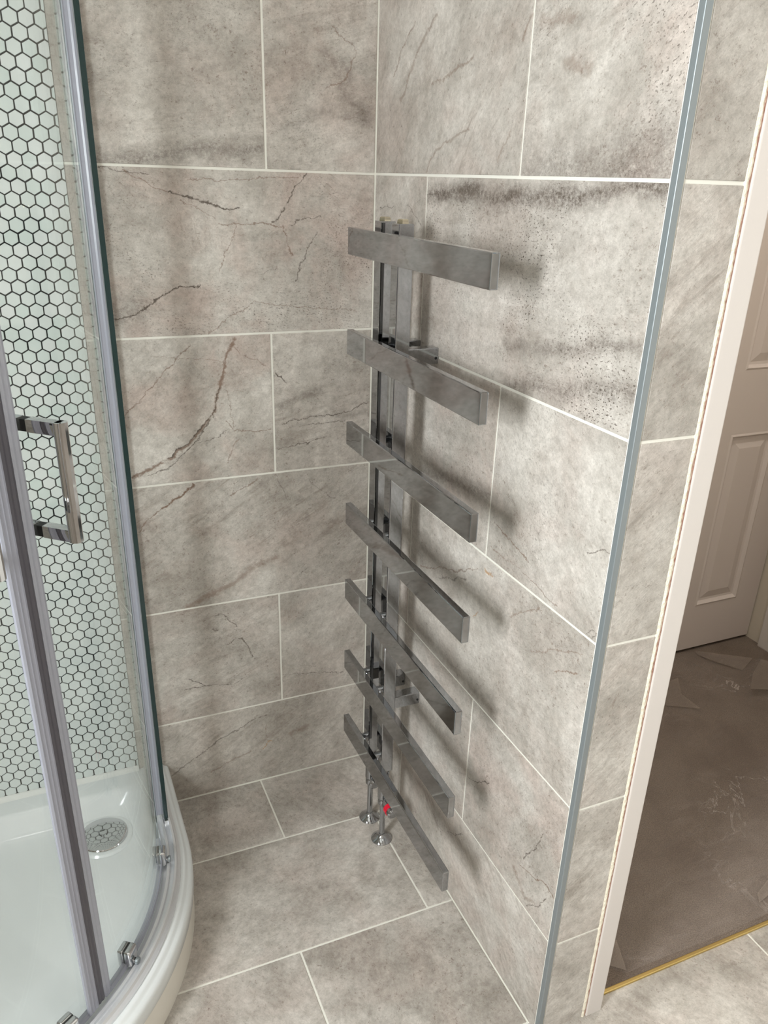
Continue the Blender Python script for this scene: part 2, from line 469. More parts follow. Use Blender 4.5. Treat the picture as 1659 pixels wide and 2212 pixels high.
_seed = [3]
def stone_tile(parent, plane, u0, u1, v0, v1, key=None, name='tile', off=0.0, **kw):
    _seed[0] += 1
    uc, vc = (u0 + u1) / 2, (v0 + v1) / 2
    m = stone('stone_tile_%d' % _seed[0], _seed[0], local_veins(key, uc, vc) if key else (), **kw)
    return tile(parent, plane, u0, u1, v0, v1, m, name, off)[0]

# --- back wall, rows from the floor up; the mosaic starts at x = HX
HX = -0.583
stone_tile(wall_back, 'back', HX - G, 0, JZ[0], JZ[1], 'B5', angle=34, streak=0.55, speck=0.2, cracks=0.1, pink=0.3)
stone_tile(wall_back, 'back', HX - G, -JB, JZ[1], JZ[2], 'B4L', angle=18, streak=0.5, speck=0.25, relief=0.5)
stone_tile(wall_back, 'back', -JB, 0, JZ[1], JZ[2], 'B4R', angle=60, streak=0.35, speck=0.2, cracks=0.1)
stone_tile(wall_back, 'back', HX - G, 0, JZ[2], JZ[3], 'B3', angle=30, streak=0.6, speck=0.25, pink=0.5, relief=0.45)
stone_tile(wall_back, 'back', HX - G, -JB, JZ[3], JZ[4], 'B2L', angle=35, streak=0.2, speck=0.15, pink=0.75)
stone_tile(wall_back, 'back', -JB, 0, JZ[3], JZ[4], 'B2R', angle=12, streak=0.45, speck=0.35, pink=0.15)
stone_tile(wall_back, 'back', HX - G, 0, JZ[4], JZ[5], 'B1', angle=-8, streak=0.25, speck=0.75, pink=0.8, cracks=0.5)
stone_tile(wall_back, 'back', HX - G, -JB, JZ[5], JZ[6], 'B0L', angle=10, streak=0.4, speck=0.4, pink=0.4, cracks=0.1)
stone_tile(wall_back, 'back', -JB, 0, JZ[5], JZ[6], 'B0R', angle=15, streak=0.4, speck=0.4, cracks=0.7)
stone_tile(wall_back, 'back', HX - G, 0, JZ[6], JZ[7])
stone_tile(wall_back, 'back', HX - G, -JB, JZ[7], JZ[8])
stone_tile(wall_back, 'back', -JB, 0, JZ[7], JZ[8])
# --- right wall
stone_tile(wall_right, 'right', 0, JA, JZ[0], JZ[1], angle=50, streak=0.4)
stone_tile(wall_right, 'right', JA, TJ, JZ[0], JZ[1], 'R5R', angle=-35, streak=0.6, speck=0.2)
stone_tile(wall_right, 'right', 0, JA + TP, JZ[1], JZ[2], angle=20, streak=0.35, speck=0.3)
stone_tile(wall_right, 'right', JA + TP, TJ, JZ[1], JZ[2], 'R4R', angle=55, streak=0.25, speck=0.3, pink=0.6)
stone_tile(wall_right, 'right', 0, JA, JZ[2], JZ[3], angle=40)
stone_tile(wall_right, 'right', JA, TJ, JZ[2], JZ[3], 'R3R', angle=5, streak=0.25, speck=0.25, pink=0.25, cracks=0.2, tone=1.04)
stone_tile(wall_right, 'right', 0, JA + TP, JZ[3], JZ[4], 'R2L', angle=-10, streak=0.4, speck=0.5)
stone_tile(wall_right, 'right', JA + TP, TJ, JZ[3], JZ[4], 'R2R', angle=-40, streak=0.2, speck=0.45, pink=0.35)
stone_tile(wall_right, 'right', 0, JA, JZ[4], JZ[5], 'R1L', angle=30, streak=0.15, speck=0.1)
stone_tile(wall_right, 'right', JA, TJ, JZ[4], JZ[5], 'R1R', angle=4, streak=0.35, speck=0.9, pink=0.3, cracks=0.0)
stone_tile(wall_right, 'right', 0, JA + TP, JZ[5], JZ[6], 'R0L', angle=48, streak=0.6, speck=0.1, pink=0.4, cracks=0.1)
stone_tile(wall_right, 'right', JA + TP, TJ, JZ[5], JZ[6], 'R0R', angle=20, streak=0.3, speck=0.75, pink=0.5, cracks=0.1)
stone_tile(wall_right, 'right', 0, JA, JZ[6], JZ[7])
stone_tile(wall_right, 'right', JA, TJ, JZ[6], JZ[7])
stone_tile(wall_right, 'right', 0, JA + TP, JZ[7], JZ[8])
stone_tile(wall_right, 'right', JA + TP, TJ, JZ[7], JZ[8])
# --- end of the right wall, facing the room: narrow strip of cut tiles
for i in range(8):
    stone_tile(wall_right, 'back', 0.0105, 0.1025, JZ[i], JZ[i + 1], name='tile', off=0.865, angle=40, streak=0.55, speck=0.15, cracks=0.35, pink=0.3, relief=0.9, tone=1.05)

# --- floor tiles
fy = [0.0, -0.218, -0.529, -0.836, -1.141, -1.446, -1.751, -2.056, -2.361, -2.5]
for i in range(9):
    x = {0: -0.2886, 1: -0.0611}.get(i, -0.3496 if i % 2 == 0 else -0.0611)
    cuts = sorted({-1.75, 1.1} | {x + k * 0.604 for k in range(-4, 4) if -1.74 < x + k * 0.604 < 1.09})
    if i < 3: cuts = [c for c in cuts if c < -0.001] + [0.0]
    for a, b in zip(cuts, cuts[1:]):
        stone_tile(floor, 'floor', a, b, fy[i + 1], fy[i], angle=random.choice((-60, -45, 10, 70)), streak=0.22, speck=0.08, cracks=0.08, pink=0.35, cloud=0.75, relief=0.18, tone=0.95, rough=0.5)

# --- the white hexagon mosaic on the back wall
HEXP, ROWP = 0.0238, 0.0206
MB_Z = 0.141
M_HEX = (lambda N: N.done(N.bsdf(N.mix(N.n('ShaderNodeObjectInfo').outputs['Random'], srgb(210, 221, 216), srgb(224, 228, 226)), 0.14, 0, 0.5, N.bump(N.noise(N.obj(), 60, 3), 0.05, 0.002))))(NT('white_glazed_hexagon'))
M_HEXS = plain('white_glazed_hexagon_field', srgb(217, 224, 221), 0.14, bump=(60, 0.05, 0.002))
M_DGROUT = plain('black_grout', srgb(14, 14, 15), 0.8)
wl = Vector(wall_back.location)
box('mosaic_backing', M_DGROUT, wall_back, -1.75 - wl.x, HX - wl.x, -0.0002 - wl.y, 0.002 - wl.y, 0.10 - wl.z, CEIL - wl.z)

def clip(poly, ax, lim, keep_less):
    out = []
    for i in range(len(poly)):
        a, b = poly[i], poly[(i + 1) % len(poly)]
        ina = (a[ax] <= lim) if keep_less else (a[ax] >= lim)
        inb = (b[ax] <= lim) if keep_less else (b[ax] >= lim)
        if ina: out.append(a)
        if ina != inb:
            t = (lim - a[ax]) / (b[ax] - a[ax])
            out.append((a[0] + t * (b[0] - a[0]), a[1] + t * (b[1] - a[1])))
    return out

def add_hex(bm, poly, ox=0.0, oz=0.0, y=0.0):
    """poly: list of (x, z); front towards -y, chamfered edge"""
    n = len(poly); cx = sum(p[0] for p in poly) / n; cz = sum(p[1] for p in poly) / n
    def ring(s, yy): return [bm.verts.new((cx + (p[0] - cx) * s + ox, yy + y, cz + (p[1] - cz) * s + oz)) for p in poly]
    r0, r1, r2 = ring(1, 0.0), ring(1, -0.0012), ring(0.955, -0.0020)
    for a, b in ((r0, r1), (r1, r2)):
        for k in range(n): bm.faces.new((a[k], a[(k + 1) % n], b[(k + 1) % n], b[k]))
    bm.faces.new(r2)

HR = (HEXP - 0.0022) / math.sqrt(3)
hexpoly = [(HR * math.sin(math.pi / 3 * k), HR * math.cos(math.pi / 3 * k)) for k in range(6)]
def to_px(p):
    d = Vector(p) - CAM; z = d.dot(fw)
    return (829.5 + PPX + FPX * d.dot(rt) / z, 1106 + PPY - FPX * d.dot(up) / z, z)
cells = []
zt = 1.6528
for k in range(-34, 75):
    z = zt - k * ROWP
    if z < MB_Z - 0.012 or z > CEIL - 0.01: continue
    x0 = -0.589 + (0 if k % 2 == 0 else HEXP / 2)
    for j in range(0, 50):
        x = x0 - j * HEXP
        if x < -1.74: break
        cells.append((x + random.uniform(-1, 1) * 0.0003, z + random.uniform(-1, 1) * 0.0003))
vis = []
for i, (x, z) in enumerate(cells):
    px, py, dz = to_px((x, 0, z))
    if -12 < px < 1700 and -12 < py < 2230:
        vis.append((dz, i))
vis.sort()
single = {i for _, i in vis[:300]}
bm = bmesh.new(); add_hex(bm, hexpoly); hex_me = finish(bm, 'hexagon_tile'); hex_me.materials.append(M_HEX)
bms = bmesh.new()
for i, (x, z) in enumerate(cells):
    poly = [(p[0] + x, p[1] + z) for p in hexpoly]
    cut = clip(clip(poly, 0, HX - 0.0004, True), 1, MB_Z, False)
    if len(cut) < 3: continue
    if i in single:
        if max(p[0] for p in poly) < HX and min(p[1] for p in poly) > MB_Z:
            o = link('hexagon_tile', hex_me, None, wall_back, Vector((x, -0.0002, z)) - wl)
            o.rotation_euler = (0, random.uniform(-0.012, 0.012), 0)
        else:
            bm = bmesh.new(); add_hex(bm, [(p[0] - x, p[1] - z) for p in cut]); me = finish(bm, 'hexagon_tile'); me.materials.append(M_HEX)
            link('hexagon_tile', me, None, wall_back, Vector((x, -0.0002, z)) - wl)
    else:
        add_hex(bms, cut, y=-0.0002)
me = finish(bms, 'mosaic_field'); me.materials.append(M_HEXS)
tag(link('mosaic_field', me, None, wall_back, -wl), kind='stuff')

# --- chrome edge trim on the corner of the right wall
tr = box('trim_1', M_STEEL, None, -0.0003, 0.0104, -0.8657, -0.8550, -0.0005, CEIL, 0.0016, 3)
tag(tr, 'tall grey metal edge trim on the outer corner of the tiled wall', 'trim', kind='structure')

# --- door lining, its filler and the doorway
lin = box('trim_2', M_PAINT, None, 0.1090, 0.1435, -0.868, -0.74, -0.001, 2.03, 0.002, 2)
tag(lin, 'white painted door lining beside the narrow strip of tiles', 'door frame', kind='structure')
box('trim_3', M_PAINT, None, 0.905, 0.94, -0.868, -0.74, -0.001, 2.03, 0.002, 2)
tag(bpy.data.objects['trim_3'], 'white painted door lining on the far side of the doorway', 'door frame', kind='structure')
box('trim_4', M_PAINT, None, 0.1435, 0.905, -0.868, -0.74, 1.995, 2.03, 0.002, 2)
tag(bpy.data.objects['trim_4'], 'white painted head of the doorway lining', 'door frame', kind='structure')

def ragged(name, mat, x0, x1, y, depth, amp0, amp1, step, seedv, z1=2.03):
    bm = bmesh.new(); n = int(z1 / step); rows = []
    rnd = random.Random(seedv)
    for i in range(n + 1):
        z = i * z1 / n
        a = x0 + amp0 * (mnoise.noise(Vector((z * 9, seedv, 0))) + 0.6 * mnoise.noise(Vector((z * 41, seedv, 3))) + 0.5 * rnd.uniform(-1, 1))
        b = x1 + amp1 * (mnoise.noise(Vector((z * 7, seedv, 9))) + 0.6 * mnoise.noise(Vector((z * 33, seedv, 5))) + 0.6 * rnd.uniform(-1, 1))
        m_ = (a + b) / 2
        rows.append([bm.verts.new((a, y + depth, z)), bm.verts.new((a + 0.0006, y, z)), bm.verts.new((m_, y - 0.0008 - 0.0006 * rnd.random(), z)), bm.verts.new((b - 0.0006, y, z)), bm.verts.new((b, y + depth, z))])
    for r, s in zip(rows, rows[1:]):
        for k in range(4): bm.faces.new((r[k], r[k + 1], s[k + 1], s[k]))
    for r in (rows[0], rows[-1]): bm.faces.new(r)
    return link(name, finish(bm, name), mat, lin, -Vector(lin.location))
ragged('bare_plaster_edge', M_BRICK, 0.1035, 0.1098, -0.8648, 0.004, 0.0006, 0.0003, 0.006, 4)
ragged('filler_bead', M_PLASTER, 0.0995, 0.1066, -0.8656, 0.005, 0.0008, 0.0016, 0.005, 11)

wall_door = box('wall_doorway', M_WALLPAINT, None, 0.94, 1.6, -0.865, -0.745, -0.05, CEIL)
tag(wall_door, 'cream wall on the far side of the doorway', 'wall', kind='structure')
tag(box('wall_lintel', M_WALLPAINT, None, 0.106, 0.94, -0.865, -0.745, 2.03, CEIL), 'cream wall above the doorway', 'wall', kind='structure')
M_STONE_FAR = stone('stone_tile_far_walls', 91, tone=1.0)
def wall_with_window():
    bm = bmesh.new(); x0, x1 = -1.85, -1.75
    add_box(bm, x0, x1, -2.6, WIN['y0'], -0.05, CEIL); add_box(bm, x0, x1, WIN['y1'], 0.0013, -0.05, CEIL)
    add_box(bm, x0, x1, WIN['y0'], WIN['y1'], -0.05, WIN['z0']); add_box(bm, x0, x1, WIN['y0'], WIN['y1'], WIN['z1'], CEIL)
    return finish(bm, 'wall_left')
tag(link('wall_left', wall_with_window(), M_STONE_FAR), 'stone tiled wall with the bathroom window', 'wall', kind='structure')
tag(box('wall_rear', M_STONE_FAR, None, -1.75, 1.1, -2.6, -2.5, -0.05, CEIL), 'stone tiled wall opposite the shower', 'wall', kind='structure')
tag(box('wall_side', M_CEIL, None, 1.1, 1.2, -2.6, -0.865, -0.05, CEIL), 'white painted side wall facing the window', 'wall', kind='structure')
tag(box('ceiling', M_CEIL, None, -1.85, 1.6, -2.6, 0.2, CEIL, CEIL + 0.08), 'plain white ceiling', 'ceiling', kind='structure')
win = empty('window_1', (-1.80, (WIN['y0'] + WIN['y1']) / 2, WIN['z0']))
tag(win, 'white framed window in the left wall', 'window', kind='structure')
hw, hh = (WIN['y1'] - WIN['y0']) / 2, WIN['z1'] - WIN['z0']
for a in ((-hw, -hw + 0.05, 0, hh), (hw - 0.05, hw, 0, hh), (-hw, hw, 0, 0.05), (-hw, hw, hh - 0.05, hh)):
    box('window_frame', M_PAINT, win, -0.03, 0.03, a[0], a[1], a[2], a[3], 0.004)
box('window_pane', M_GLASS, win, -0.004, 0.004, -hw + 0.04, hw - 0.04, 0.04, hh - 0.04)

# --- hallway beyond the doorway
N = NT('brown_carpet'); q = N.obj()
c = N.mix(N.remap(N.noise(q, 420, 4, 0.8), 0.3, 0.7), srgb(100, 88, 78), srgb(172, 156, 142))
c = N.mix(N.math('MULTIPLY', N.remap(N.noise(q, 9, 5, 0.6), 0.4, 0.65), 0.4), c, srgb(108, 92, 82))
M_CARPET = N.done(N.bsdf(c, 0.95, 0, 0.1, N.bump(N.noise(q, 500, 4, 0.8), 0.9, 0.004)))
floor_hall = box('floor_hall', M_CARPET, None, 0.106, 1.6, -0.8365, 0.2, -0.05, 0.003)
tag(floor_hall, 'dark brown carpet of the hallway under clear plastic film', 'carpet', kind='structure')
thr = box('threshold_strip', M_GOLD, None, 0.1436, 0.905, -0.8450, -0.8365, -0.001, 0.0048, 0.0016, 2)
tag(thr, 'thin brass threshold strip between carpet and floor tiles', 'threshold strip')
tag(box('wall_hall', M_WALLPAINT, None, 0.106, 1.6, 0.14, 0.2, -0.05, CEIL), 'hallway wall behind the white panelled door', 'wall', kind='structure')
tag(box('wall_hall_side', M_WALLPAINT, None, 1.503, 1.6, -0.745, 0.14, -0.05, CEIL), 'cream hallway side wall next to the white door', 'wall', kind='structure')
arch = box('trim_5', M_PAINT, None, 1.487, 1.5035, -0.06, 0.036, 0.002, 2.05, 0.004, 2)
tag(arch, 'white architrave standing on the hallway side wall', 'architrave', kind='structure')

door = empty('door_1', (1.12, 0.115, 0.014))
tag(door, 'white moulded panel door at the end of the hallway', 'door', kind='structure')
ZB, ZT_ = 0.0, 1.98
cols = ((-0.282, -0.099), (0.099, 0.282))
rows_ = ((0.164, 0.752), (0.947, 1.50), (1.60, 1.84))
for a, b in ((-0.378, -0.282), (-0.099, 0.099), (0.282, 0.378)):
    box('stile', M_DOOR, door, a, b, -0.02, 0.02, ZB, ZT_)
zs = [ZB] + [v for r in rows_ for v in r] + [ZT_]
for a, b in zip(zs[0::2], zs[1::2]):
    for cx0, cx1 in cols: box('rail', M_DOOR, door, cx0, cx1, -0.02, 0.02, a, b)
def door_panel(x0, x1, z0, z1):
    bm = bmesh.new(); loops = []
    for ins, y in ((0, -0.02), (0.006, -0.0225), (0.014, -0.012), (0.022, -0.011), (0.048, -0.018), (0.052, -0.018)):
        loops.append([bm.verts.new(v) for v in ((x0 + ins, y, z0 + ins), (x1 - ins, y, z0 + ins), (x1 - ins, y, z1 - ins), (x0 + ins, y, z1 - ins))])
    for a, b in zip(loops, loops[1:]):
        for k in range(4): bm.faces.new((a[k], a[(k + 1) % 4], b[(k + 1) % 4], b[k]))
    bm.faces.new(loops[-1])
    bk = [bm.verts.new((v.co.x, 0.02, v.co.z)) for v in loops[0]]
    for k in range(4): bm.faces.new((loops[0][k], loops[0][(k + 1) % 4], bk[(k + 1) % 4], bk[k]))
    bm.faces.new(bk)
    return finish(bm, 'panel')
for cx0, cx1 in cols:
    for z0, z1 in rows_: link('panel', door_panel(cx0, cx1, z0, z1), M_DOOR, door)

# --- plastic film on the carpet
def seg_d(px, py, pts):
    best = 9
    for (ax, ay), (bx, by) in zip(pts, pts[1:]):
        dx, dy = bx - ax, by - ay; t = max(0, min(1, ((px - ax) * dx + (py - ay) * dy) / (dx * dx + dy * dy)))
        best = min(best, math.hypot(px - ax - t * dx, py - ay - t * dy))
    return best
RID = [((1.06, 0.075), (1.137, 0.058), (1.188, -0.027), (1.222, -0.152), (1.22, -0.186)), ((1.408, -0.051), (1.304, -0.114), (1.22, -0.186), (1.205, -0.21)), ((0.95, -0.10), (1.00, -0.19), (1.04, -0.21), (0.97, -0.26)), ((0.62, -0.5), (0.80, -0.36), (0.93, -0.25)), ((0.75, -0.62), (0.95, -0.52), (1.2, -0.42)), ((0.3, -0.62), (0.5, -0.56), (0.62, -0.5))]
def film_z(x, y):
    z = 0.0058 + 0.0012 * mnoise.noise(Vector((x * 9, y * 9, 1))) + 0.0007 * mnoise.noise(Vector((x * 40, y * 25, 4)))
    for i, r in enumerate(RID):
        d = seg_d(x, y, r); h = (0.016, 0.018, 0.006, 0.0035, 0.003, 0.003)[i]; w = (0.011, 0.010, 0.006, 0.004, 0.004, 0.004)[i]
        z += h * math.exp(-(d / w) ** 2)
    return z
N = NT('clear_plastic_film'); q = N.obj()
w = N.noise(N.map(q, rot=(0, 0, 0.5), sc=(3, 14, 1)), 2.2, 8, 0.7, 1.2)
fac = N.math('ADD', N.remap(w, 0.50, 0.75, 0.10, 0.24), N.math('MULTIPLY', N.remap(N.math('ABSOLUTE', N.math('SUBTRACT', N.noise(q, 5, 6, 0.6, 1.0), 0.5)), 0, 0.009, 0.40, 0), N.remap(N.noise(q, 3, 2), 0.45, 0.6)))
tr_ = N.n('ShaderNodeBsdfTransparent'); b_ = N.bsdf(srgb(196, 184, 176), 0.35, 0, 0.6)
mx = N.n('ShaderNodeMixShader'); N.l(fac, mx.inputs[0]); N.l(tr_.outputs[0], mx.inputs[1]); N.l(b_, mx.inputs[2])
M_FILM = N.done(mx.outputs[0])
M_FOLD = translucent('folded_plastic_film', srgb(172, 158, 146), 0.22, 0.35)
film = empty('plastic_film', (0.85, -0.4, 0.003))
tag(film, 'wrinkled clear plastic protection film spread over the hallway carpet', 'plastic film')
bm = bmesh.new(); nx, ny = 120, 90; grid = []
for j in range(ny + 1):
    row = []
    for i in range(nx + 1):
        s, t = i / nx, j / ny
        xl, xr = 0.2, 1.47
        x = xl + (xr - xl) * s
        yb = -0.827 + 0.012 * max(0, (x - 0.5)) + 0.004 * mnoise.noise(Vector((x * 5, 2, 0)))
        if x < 0.235: yb = -0.827 + (0.235 - x) * 1.2
        yt = 0.085 if x < 1.24 else 0.085 - 0.75 * (x - 1.24)
        y = yb + (yt - yb) * t
        row.append(bm.verts.new((x - 0.85, y + 0.4, film_z(x, y) - 0.003)))
    grid.append(row)
for a, b in zip(grid, grid[1:]):
    for i in range(nx): bm.faces.new((a[i], a[i + 1], b[i + 1], b[i]))
link('sheet', finish(bm, 'sheet', True), M_FILM, film)
def flap(pts, lift):
    bm = bmesh.new(); n = len(pts); cx = sum(p[0] for p in pts) / n; cy = sum(p[1] for p in pts) / n
    def zz(p, k): return film_z(*p) + 0.002 + lift * (k % 2)
    top = [bm.verts.new((p[0] - 0.85, p[1] + 0.4, zz(p, k) - 0.003 + 0.0008)) for k, p in enumerate(pts)]
    bot = [bm.verts.new((p[0] - 0.85, p[1] + 0.4, zz(p, k) - 0.003)) for k, p in enumerate(pts)]
    c1 = bm.verts.new((cx - 0.85, cy + 0.4, film_z(cx, cy) - 0.003 + 0.003 + lift * 0.7)); c2 = bm.verts.new((cx - 0.85, cy + 0.4, film_z(cx, cy) - 0.003 + 0.0022 + lift * 0.7))
    for k in range(n):
        k2 = (k + 1) % n
        bm.faces.new((top[k], top[k2], c1)); bm.faces.new((bot[k2], bot[k], c2)); bm.faces.new((bot[k], bot[k2], top[k2], top[k]))
    link('folded_flap', finish(bm, 'folded_flap'), M_FOLD, film)
flap([(1.249, 0.082), (1.394, -0.033), (1.311, -0.07), (1.254, 0.001), (1.24, 0.055)], 0.006)
flap([(1.032, -0.035), (1.072, -0.034), (1.026, -0.103), (1.018, -0.193), (0.931, -0.129)], 0.004)
flap([(0.21, -0.797), (0.27, -0.745), (0.24, -0.822)], 0.003)
flap([(0.70, -0.780), (0.62, -0.800), (0.64, -0.776), (0.70, -0.755)], 0.004)
flap([(1.215, -0.19), (1.30, -0.12), (1.40, -0.06), (1.46, -0.10), (1.46, -0.26)], 0.003)

# --- ceiling downlights (out of view, seen as glints)
def downlight(x, y, power, label, r=0.035, col=(1.0, 0.975, 0.945)):
    e = empty('ceiling_downlight', (x, y, CEIL)); tag(e, label, 'ceiling light')
    link('bezel', lathe_me('bezel', [(r, 0), (r + 0.012, 0), (r + 0.012, -0.004), (r + 0.004, -0.007), (r, -0.003), (r, 0)]), M_CHROME, e)
    Nn = NT('lamp_lens'); em = Nn.n('ShaderNodeEmission'); em.inputs[0].default_value = col + (1,); em.inputs[1].default_value = 14
    link('lens', lathe_me('lens', [(0, -0.0015), (r, -0.0015), (r, 0)]), Nn.done(em.outputs[0]), e)
    d = bpy.data.lights.new('downlight_beam', 'AREA'); d.shape = 'DISK'; d.size = r * 2; d.energy = power; d.color = col
    o = bpy.data.objects.new('downlight_beam', d); COL.objects.link(o); o.parent = e; o.location = (0, 0, -0.004)
downlight(-0.45, -0.95, 0.5, 'round chrome downlight above the towel radiator')
downlight(-1.05, -0.40, 0.8, 'round chrome downlight above the shower tray')
downlight(0.05, -1.75, 3.6, 'round chrome downlight inside the doorway')
downlight(0.75, -0.45, 7.0, 'round chrome downlight over the hallway carpet', col=(1.0, 0.95, 0.89))

# ------------------------------------------------------------------ shower tray (offset quadrant)
QX, QY = -1.065, -0.25       # centre of the quarter circle
TR, TXL, TYF = 0.55, -1.715, -0.80
RIM = 0.130
def tray_loop(d, z, back=None, rc=0.0, n_arc=40):
    """outline inset by d; back: inset along the walls"""
    if back is None: back = d
    pts = []
    def corner(cx, cy, a0, a1):
        for k in range(9):
            a = math.radians(a0 + (a1 - a0) * k / 8)
            pts.append((cx + rc * math.cos(a), cy + rc * math.sin(a), z))
    x1, x0, y1, y0 = -0.515 - d, TXL + back, -back, TYF + d
    corner(x1 - rc, y1 - rc, 90, 0)
    for k in range(n_arc + 1):
        a = math.radians(90 * k / n_arc)
        pts.append((QX + (TR - d) * math.cos(a), QY - (TR - d) * math.sin(a), z))
    corner(x0 + rc, y0 + rc, -90, -180)
    corner(x0 + rc, y1 - rc, 180, 90)
    return pts
def loft(name, loops, mat, parent, cap=True, smooth=True, capfirst=False):
    bm = bmesh.new(); rings = [[bm.verts.new(p) for p in lp] for lp in loops]
    n = len(rings[0])
    for a, b in zip(rings, rings[1:]):
        for k in range(n):
            f = (a[k], a[(k + 1) % n], b[(k + 1) % n], b[k]); bm.faces.new(f)
    if cap: bm.faces.new(rings[-1])
    if capfirst: bm.faces.new(rings[0])
    bmesh.ops.remove_doubles(bm, verts=bm.verts[:], dist=1e-6)
    me = finish(bm, name); autosmooth(me, 50)
    return link(name, me, mat, parent)
W0 = 0.0012
tray = empty('shower_tray', (-1.0, -0.4, 0))
tag(tray, 'white acrylic quadrant shower tray with curved front and chrome waste', 'shower tray')
def shift(lps): return [[(p[0] + 1.0, p[1] + 0.4, p[2]) for p in lp] for lp in lps]
L = [tray_loop(0.010, 0.0795, W0), tray_loop(0.0015, 0.080, W0), tray_loop(0.0, 0.083, W0), tray_loop(0.0, 0.108, W0), tray_loop(0.0012, 0.114, W0), tray_loop(0.0045, 0.1185, W0), tray_loop(0.0085, 0.1205, W0),
     tray_loop(0.0115, 0.1225, W0 + 0.0001), tray_loop(0.0135, 0.1265, W0 + 0.0003), tray_loop(0.0165, 0.1292, W0 + 0.0005), tray_loop(0.021, RIM, W0 + 0.001), tray_loop(0.066, RIM - 0.001, 0.05, 0.03),
     tray_loop(0.072, RIM - 0.003, 0.056, 0.035), tray_loop(0.078, RIM - 0.009, 0.061, 0.04), tray_loop(0.088, 0.098, 0.070, 0.05), tray_loop(0.097, 0.087, 0.080, 0.055), tray_loop(0.110, 0.081, 0.094, 0.055), tray_loop(0.14, 0.0785, 0.125, 0.05)]
loft('tray_body', shift(L), M_ACRYLIC, tray)
L = [tray_loop(0.004, 0.0, W0), tray_loop(0.004, 0.0795, W0)]
loft('riser_panel', shift(L), M_PLASTIC_W, tray, cap=False)
# waste
DX, DY = -0.684, -0.142
wst = link('waste_cover', lathe_me('waste_cover', [(0.0, 0.0030), (0.030, 0.0027), (0.045, 0.0020), (0.0505, 0.0006), (0.0520, -0.0012), (0.050, -0.004)], 48), M_CHROME2, tray, (DX + 1.0, DY + 0.4, 0.0855))
link('waste_ring', lathe_me('waste_ring', [(0.052, 0.004), (0.056, 0.0052), (0.062, 0.0042), (0.066, 0.0), (0.060, -0.003), (0.05, -0.003)], 48), M_ACRYLIC, tray, (DX + 1.0, DY + 0.4, 0.0795))
for k in range(3):
    a = math.radians(90 + 120 * k + 8)
    bm = bmesh.new(); R_ = Matrix.Rotation(a, 4, 'Z') @ Matrix.Translation((0.0085, 0, 0))
    add_box(bm, -0.0011, 0.0011, -0.005, 0.005, -0.001, 0.0009, 0.0004, 1, R_)
    link('waste_slot', finish(bm, 'waste_slot'), M_BLACK, wst, (0, 0, 0.0028))
# silicone bead on the wall
bm = bmesh.new()
for a, b in ((TXL, -0.5835),):
    prof = [(0.0, 0.001), (0.0, 0.0115), (-0.003, 0.0095), (-0.008, 0.003), (-0.0095, 0.0)]
    r0 = [bm.verts.new((a + 1, p[0] - W0 + 0.4, RIM - 0.001 + p[1])) for p in prof]; r1 = [bm.verts.new((b + 1, p[0] - W0 + 0.4, RIM - 0.001 + p[1])) for p in prof]
    for k in range(5): bm.faces.new((r0[k], r0[(k + 1) % 5], r1[(k + 1) % 5], r1[k]))
    bm.faces.new(r0); bm.faces.new(r1)
link('silicone_bead', finish(bm, 'silicone_bead'), M_SILICONE, tray)

# ------------------------------------------------------------------ shower enclosure
enc = empty('shower_enclosure', (-0.9, -0.4, RIM))
tag(enc, 'curved clear glass shower enclosure with sliding doors standing on the white tray', 'shower enclosure')
EO = Vector((0.9, 0.4, -RIM))
def epath(s):
    """s < 0: straight part from the back wall (metres before the curve); 0..90: degrees; > 90: metres + 90 along the front"""
    if s < 0: return Vector((QX, QY - s)), Vector((1, 0))
    if s <= 90:
        a = math.radians(s); return Vector((QX, QY)), Vector((math.cos(a), -math.sin(a)))
    return Vector((QX - (s - 90), QY)), Vector((0, -1))
def at(s, R, z):
    c_, n_ = epath(s); return Vector((c_.x + n_.x * R, c_.y + n_.y * R, z)) + EO
def srange(s0, s1):
    out = [s0]
    if s0 < 0 < s1: out.append(0.0)
    if s1 <= 0: out.append(s1)
    a = max(s0, 0); b = min(s1, 90)
    if b > a:
        n = max(1, int((b - a) / 2.5)); out += [a + (b - a) * k / n for k in range(1, n + 1)]
    if s1 > 90: out += ([90.0] if s0 < 90 and out[-1] != 90 else []) + [s1]
    res = []
    for v in out:
        if not res or abs(v - res[-1]) > 1e-6: res.append(v)
    return res
def sweep(name, s0, s1, prof, mat, parent, edge_mat=None, smooth=True, ends=None):
    """prof: closed list of (R, z)"""
    bm = bmesh.new(); S = srange(s0, s1); rings = [[bm.verts.new(at(s, R, z)) for R, z in prof] for s in S]
    n = len(prof)
    for a, b in zip(rings, rings[1:]):
        for k in range(n):
            f = bm.faces.new((a[k], a[(k + 1) % n], b[(k + 1) % n], b[k]))
            if edge_mat is not None and abs(prof[k][0] - prof[(k + 1) % n][0]) > abs(prof[k][1] - prof[(k + 1) % n][1]): f.material_index = 1
    for r in (rings[0], rings[-1]):
        f = bm.faces.new(r)
        if edge_mat is not None: f.material_index = 1
    me = finish(bm, name); autosmooth(me, 30)
    return link(name, me, [mat, edge_mat] if edge_mat is not None else mat, parent)
def rect(R0, R1, z0, z1): return [(R0, z0), (R1, z0), (R1, z1), (R0, z1)]
ZT = 1.92
RF, RD = 0.5125, 0.4855           # fixed glass, sliding glass
FIX_END = -0.040                # end of the fixed pane (y = -0.21)
